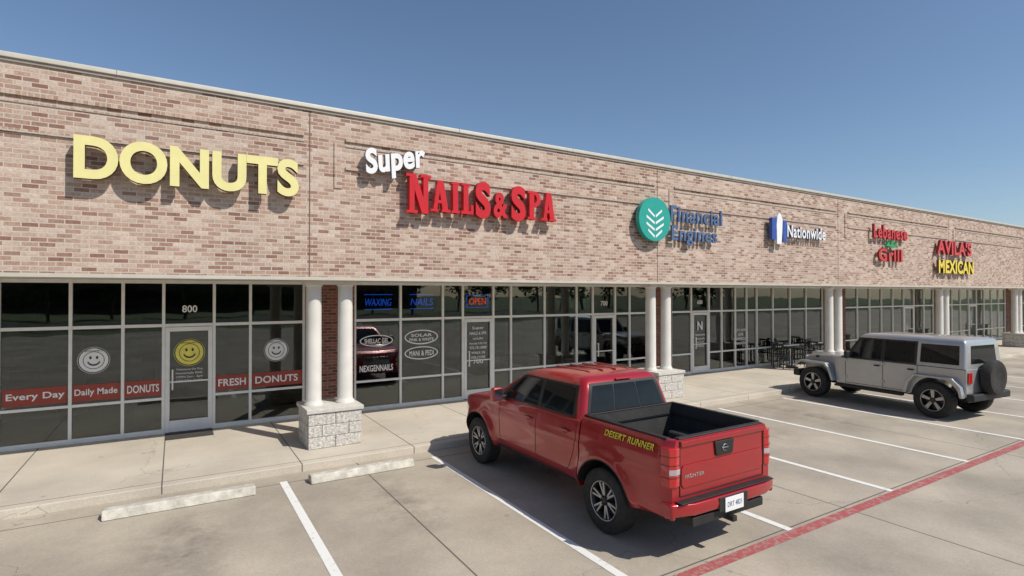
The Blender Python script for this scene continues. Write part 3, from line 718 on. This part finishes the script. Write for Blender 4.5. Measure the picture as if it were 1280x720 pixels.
box('underbody', .4, 4.9, -.5, .5, .44, .50, 'black', T)
box('grille', 5.095, 5.125, -.40, .40, .70, .93, 'chrome', T, .01); box('front_bumper', 5.0, 5.17, -.66, .66, .42, .62, 'red', T, .04)
box('antenna', 4.05, 4.056, -.70, -.694, 1.16, 1.75, 'black', T)

# ---------------------------------------------------------------- off-road suv
J = empty('silver_suv', (15.64, 5.02, LOTZ), math.radians(84.5))
def tub_side():
    a = [(0, .56), (.10, .56)]
    for i in range(13):
        an = math.radians(170-i*13.3); a.append((.62+.50*math.cos(an), .42+.50*math.sin(an)))
    a += [(1.14, .47), (2.95, .47), (2.98, .60), (3.02, 1.12), (2.78, 1.17), (0, 1.17)]
    return a
prism('tub', tub_side(), -.80, .80, 'silver', J, .018)
vs = []
for (x, w, zt) in [(2.72, .76, 1.185), (3.1, .71, 1.19), (3.5, .65, 1.17), (3.85, .60, 1.13), (3.97, .585, 1.08)]:
    vs += [(x, w, .62), (x, w, zt-.05), (x, w-.05, zt), (x, .25, zt+.015), (x, -.25, zt+.015), (x, -w+.05, zt), (x, -w, zt-.05), (x, -w, .62)]
fs = [tuple(range(8)), tuple(range(32, 40))]+[(i*8+j, i*8+(j+1) % 8, (i+1)*8+(j+1) % 8, (i+1)*8+j) for i in range(4) for j in range(8)]
obj('hood', vs, fs, 'silver', J, bevel=.015)
box('grille', 3.97, 4.02, -.585, .585, .60, 1.09, 'silver', J, .02)
boxes('grille_slots', [(4.018, 4.025, -.30+.10*k-.03, -.30+.10*k+.03, .72, 1.02) for k in range(7)], 'black', J)
box('cowl', 2.70, 2.86, -.74, .74, 1.17, 1.20, 'black', J, .01)
for sg in (1, -1):
    disc('headlight', (4.02, sg*.44, .90), .105, 'x', .02, 'lens', J, 24)
    disc('turn_signal', (4.02, sg*.52, .72), .04, 'x', .02, 'orange', J, 16)
    y0, y1 = sorted((sg*.56, sg*.94))
    prism('front_fender', [(2.96, .52), (3.06, .84), (3.20, .98), (3.95, .98), (4.12, .86), (4.14, .80), (4.06, .82), (3.92, .93), (3.24, .93), (3.12, .80), (3.02, .52)], y0, y1, 'silver', J, .014)
    prism('front_wheel_well', [(3.08, .50), (3.12, .90), (3.90, .90), (3.95, .50)], *sorted((sg*.3, sg*.58)), 'black', J)
    y0, y1 = sorted((sg*.79, sg*.94))
    prism('rear_fender_flare', [(.02, .54), (.06, .78), (.22, .97), (1.02, .97), (1.18, .80), (1.24, .50), (1.17, .50), (1.10, .76), (.98, .92), (.26, .92), (.13, .76), (.08, .54)], y0, y1, 'silver', J, .014)
    box('side_step', 1.26, 2.94, *sorted((sg*.80, sg*.93)), .40, .46, 'black', J, .02)
    ys_ = sorted((sg*.800, sg*.804))
    boxes('door_gaps', [(1.76, 1.77, *ys_, .52, 1.17), (2.70, 2.71, *ys_, .52, 1.17), (1.77, 2.70, *ys_, .52, .53), (.98, .99, *ys_, .95, 1.17), (1.20, 1.76, *ys_, .52, .53), (0, 2.9, *ys_, 1.160, 1.172)], 'black', J)
    for hx in (1.83, 1.05): box('door_handle', hx, hx+.14, *sorted((sg*.815, sg*.84)), 1.03, 1.065, 'black', J, .01)
    for z in (.65, 1.08): box('door_hinge', 2.66, 2.76, *sorted((sg*.80, sg*.825)), z, z+.045, 'silver', J, .005)
    for z in (.65, 1.08): box('door_hinge', 1.72, 1.82, *sorted((sg*.80, sg*.825)), z, z+.045, 'silver', J, .005)
    box('mirror', 2.50, 2.60, *sorted((sg*.86, sg*1.05)), 1.17, 1.36, 'black', J, .03)
    box('mirror_arm', 2.53, 2.58, *sorted((sg*.74, sg*.86)), 1.19, 1.23, 'black', J)
    wheel(J, .62, sg*.80, .41, .25, sg, '5', 'rear_wheel'); wheel(J, 3.57, sg*.80, .41, .25, sg, '5', 'front_wheel')
    box('tail_light', -.035, .0, *sorted((sg*.62, sg*.76)), .86, 1.10, 'tail', J, .01)
    box('hood_latch', 3.55, 3.63, *sorted((sg*.64, sg*.67)), 1.07, 1.13, 'black', J)
def jw(z): return .80-.10*(z-1.17)/.65
def jx1(z): return 2.76-.42*(z-1.17)/.62
rings = []
for z, ins in [(1.172, 0), (1.3, 0), (1.5, 0), (1.70, 0), (1.77, .01), (1.81, .04), (1.83, .10)]:
    w = jw(z)-ins; a, b = .02+.06*(z-1.17)+ins, jx1(z)-ins; r = .05
    ring = []
    for (cx, cy, a0) in [(b-r, w-r, 0), (a+r, w-r, 90), (a+r, -w+r, 180), (b-r, -w+r, 270)]:
        for k in range(5): ring.append((cx+r*math.cos(math.radians(a0+22.5*k)), cy+r*math.sin(math.radians(a0+22.5*k)), z))
    rings.append(ring)
top = loft('hard_top', rings, 'silver', J); shade(top.data, 40)
_T = T; T = J
for sg in (1, -1):
    sf = lambda x, z, o, s=sg: (x, s*(jw(z)+o), z)
    pane('window_surround', [(1.0, 1.175), (2.74, 1.175), (2.37, 1.72), (1.0, 1.72)], sf, 'black', .003)
    pane('rear_quarter_window', [(.14, 1.25), (.93, 1.25), (.93, 1.68), (.16, 1.68)], sf, 'cglass', .005)
    pane('rear_door_window', [(1.06, 1.21), (1.72, 1.21), (1.72, 1.68), (1.06, 1.68)], sf, 'cglass', .007)
    pane('front_door_window', [(1.82, 1.21), (2.62, 1.21), (2.33, 1.68), (1.82, 1.68)], sf, 'cglass', .007)
pane('windshield', [(-.68, 1.21), (.68, 1.21), (.62, 1.71), (-.62, 1.71)], lambda y, z, o: (jx1(z)+o, y, z), 'cglass', .006)
pane('rear_window', [(-.55, 1.28), (.55, 1.28), (.5, 1.68), (-.5, 1.68)], lambda y, z, o: (.02+.06*(z-1.17)-o, y, z), 'cglass', .006)
T = _T
lathe('spare_wheel', [(.0, -.24), (.2, -.24), (.24, -.26), (.36, -.25), (.39, -.21), (.39, -.08), (.36, -.05), (0, -.05)], (0, 0, .98), 'x', 'tire', J, 48)
box('spare_carrier', -.06, .0, -.15, .15, .85, 1.1, 'black', J)
box('front_bumper', 4.06, 4.26, -.78, .78, .50, .68, 'black', J, .03)
box('rear_bumper', -.14, .02, -.80, .80, .48, .64, 'black', J, .03)
box('underbody', .1, 4.0, -.5, .5, .40, .55, 'black', J)
for sg in (1, -1): disc('fog_light', (4.26, sg*.42, .59), .05, 'x', .012, 'lens', J, 16)

# ---------------------------------------------------------------- bistro furniture outside unit
def bistro(x, y):
    e = empty('cafe_table', (x, y, 0))
    lathe('table_top', [(0, .72), (.36, .72), (.37, .735), (.36, .75), (0, .75)], (0, 0, 0), 'z', 'black', e, 28)
    lathe('pedestal', [(0, .0), (.22, .0), (.21, .03), (.03, .06), (.03, .72)], (0, 0, 0), 'z', 'black', e, 16)
def chair(x, y, rz):
    e = empty('cafe_chair', (x, y, 0), rz)
    boxes('legs', [(-.20, -.175, -.2, -.175, 0, .44), (.175, .20, -.2, -.175, 0, .44), (-.2, -.175, .175, .2, 0, .9), (.175, .2, .175, .2, 0, .9)], 'black', e)
    box('seat', -.22, .22, -.22, .22, .441, .465, 'black', e, .008)
    boxes('backrest', [(-.174, .174, .178, .197, .84, .90), (-.174, .174, .178, .197, .62, .65)]+[(-.14+.09*k, -.12+.09*k, .18, .195, .651, .839) for k in range(4)], 'black', e)
    boxes('arms', [(-.21, -.17, -.2, .174, .64, .66), (.17, .21, -.2, .174, .64, .66), (-.2, -.175, -.2, -.175, .466, .639), (.175, .2, -.2, -.175, .466, .639)], 'black', e)
for x in (19.4, 21.6):
    bistro(x, 11.9); chair(x-.65, 11.9, math.radians(90)); chair(x+.65, 11.9, math.radians(-90)); chair(x, 12.4, 0)

# ---------------------------------------------------------------- far side of the street (seen only in the glass)
vs = []; fs = []; rng = random.Random(3)
trunks = []
for k in range(26):
    tx = -75+k*7+rng.uniform(-2, 2); ty = -52+rng.uniform(-5, 5); h = rng.uniform(6, 10)
    trunks.append((tx-.15, tx+.15, ty-.15, ty+.15, -.15, h*.5))
    for c in range(14):
        cx, cy, cz = tx+rng.gauss(0, 1.6), ty+rng.gauss(0, 1.4), h*.55+rng.gauss(0, h*.17)
        for q in range(34):
            p = Vector((cx+rng.gauss(0, .6), cy+rng.gauss(0, .6), max(.8, cz+rng.gauss(0, .5))))
            u = Vector((rng.gauss(0, 1), rng.gauss(0, 1), rng.gauss(0, 1))).normalized()*.28; v = u.orthogonal().normalized()*.22
            b = len(vs); vs += [p-u, p+v, p+u, p-v]; fs.append((b, b+1, b+2, b+3))
tl = obj('reflection_tree_row', vs, fs, 'leaf', recalc=False)  # unseen trees behind the camera, added so the shop glass reflects dark
boxes('trunks', trunks, 'bark', tl)
SB = empty('shop_building_across_street')
box('walls', -40, 40, -95, -75, -.15, 5.5, 'brickred', SB); box('window_band', -38, 38, -74.99, -74.9, .5, 3, 'cglass', SB); box('parapet_trim', -40.2, 40.2, -95.2, -74.8, 5.51, 5.9, 'cap', SB)

# ---------------------------------------------------------------- light, sky, camera
sunv = Vector((.55, -1, 1.25)).normalized()
sd = D.lights.new('sun', 'SUN'); sd.energy = 4.4; sd.angle = math.radians(.5); sd.color = (1, .95, .87)
so = D.objects.new('sun', sd); so.rotation_euler = sunv.to_track_quat('Z', 'Y').to_euler(); so.location = (10, -20, 30); COL.objects.link(so)
w = D.worlds.new('World'); S.world = w; w.use_nodes = True; nt = w.node_tree
bg = nt.nodes['Background']; sk = nt.nodes.new('ShaderNodeTexSky'); sk.sky_type = 'NISHITA'; sk.sun_disc = False
sk.sun_elevation = math.asin(sunv.z); sk.sun_rotation = math.atan2(sunv.x, sunv.y); sk.air_density = 1.0; sk.dust_density = .5; sk.ozone_density = 3.0
nt.links.new(sk.outputs[0], bg.inputs[0]); bg.inputs[1].default_value = .11
cd = D.cameras.new('camera'); cd.lens = 36*687/1280; cd.sensor_width = 36; cd.clip_end = 1500; cd.clip_start = .05
co = D.objects.new('camera', cd); co.location = (0, 0, 2.75); co.rotation_euler = (math.radians(90.5), 0, math.radians(-31.5)); COL.objects.link(co)
S.camera = co
S.view_settings.view_transform = 'Standard'; S.view_settings.look = 'None'; S.view_settings.exposure = 0
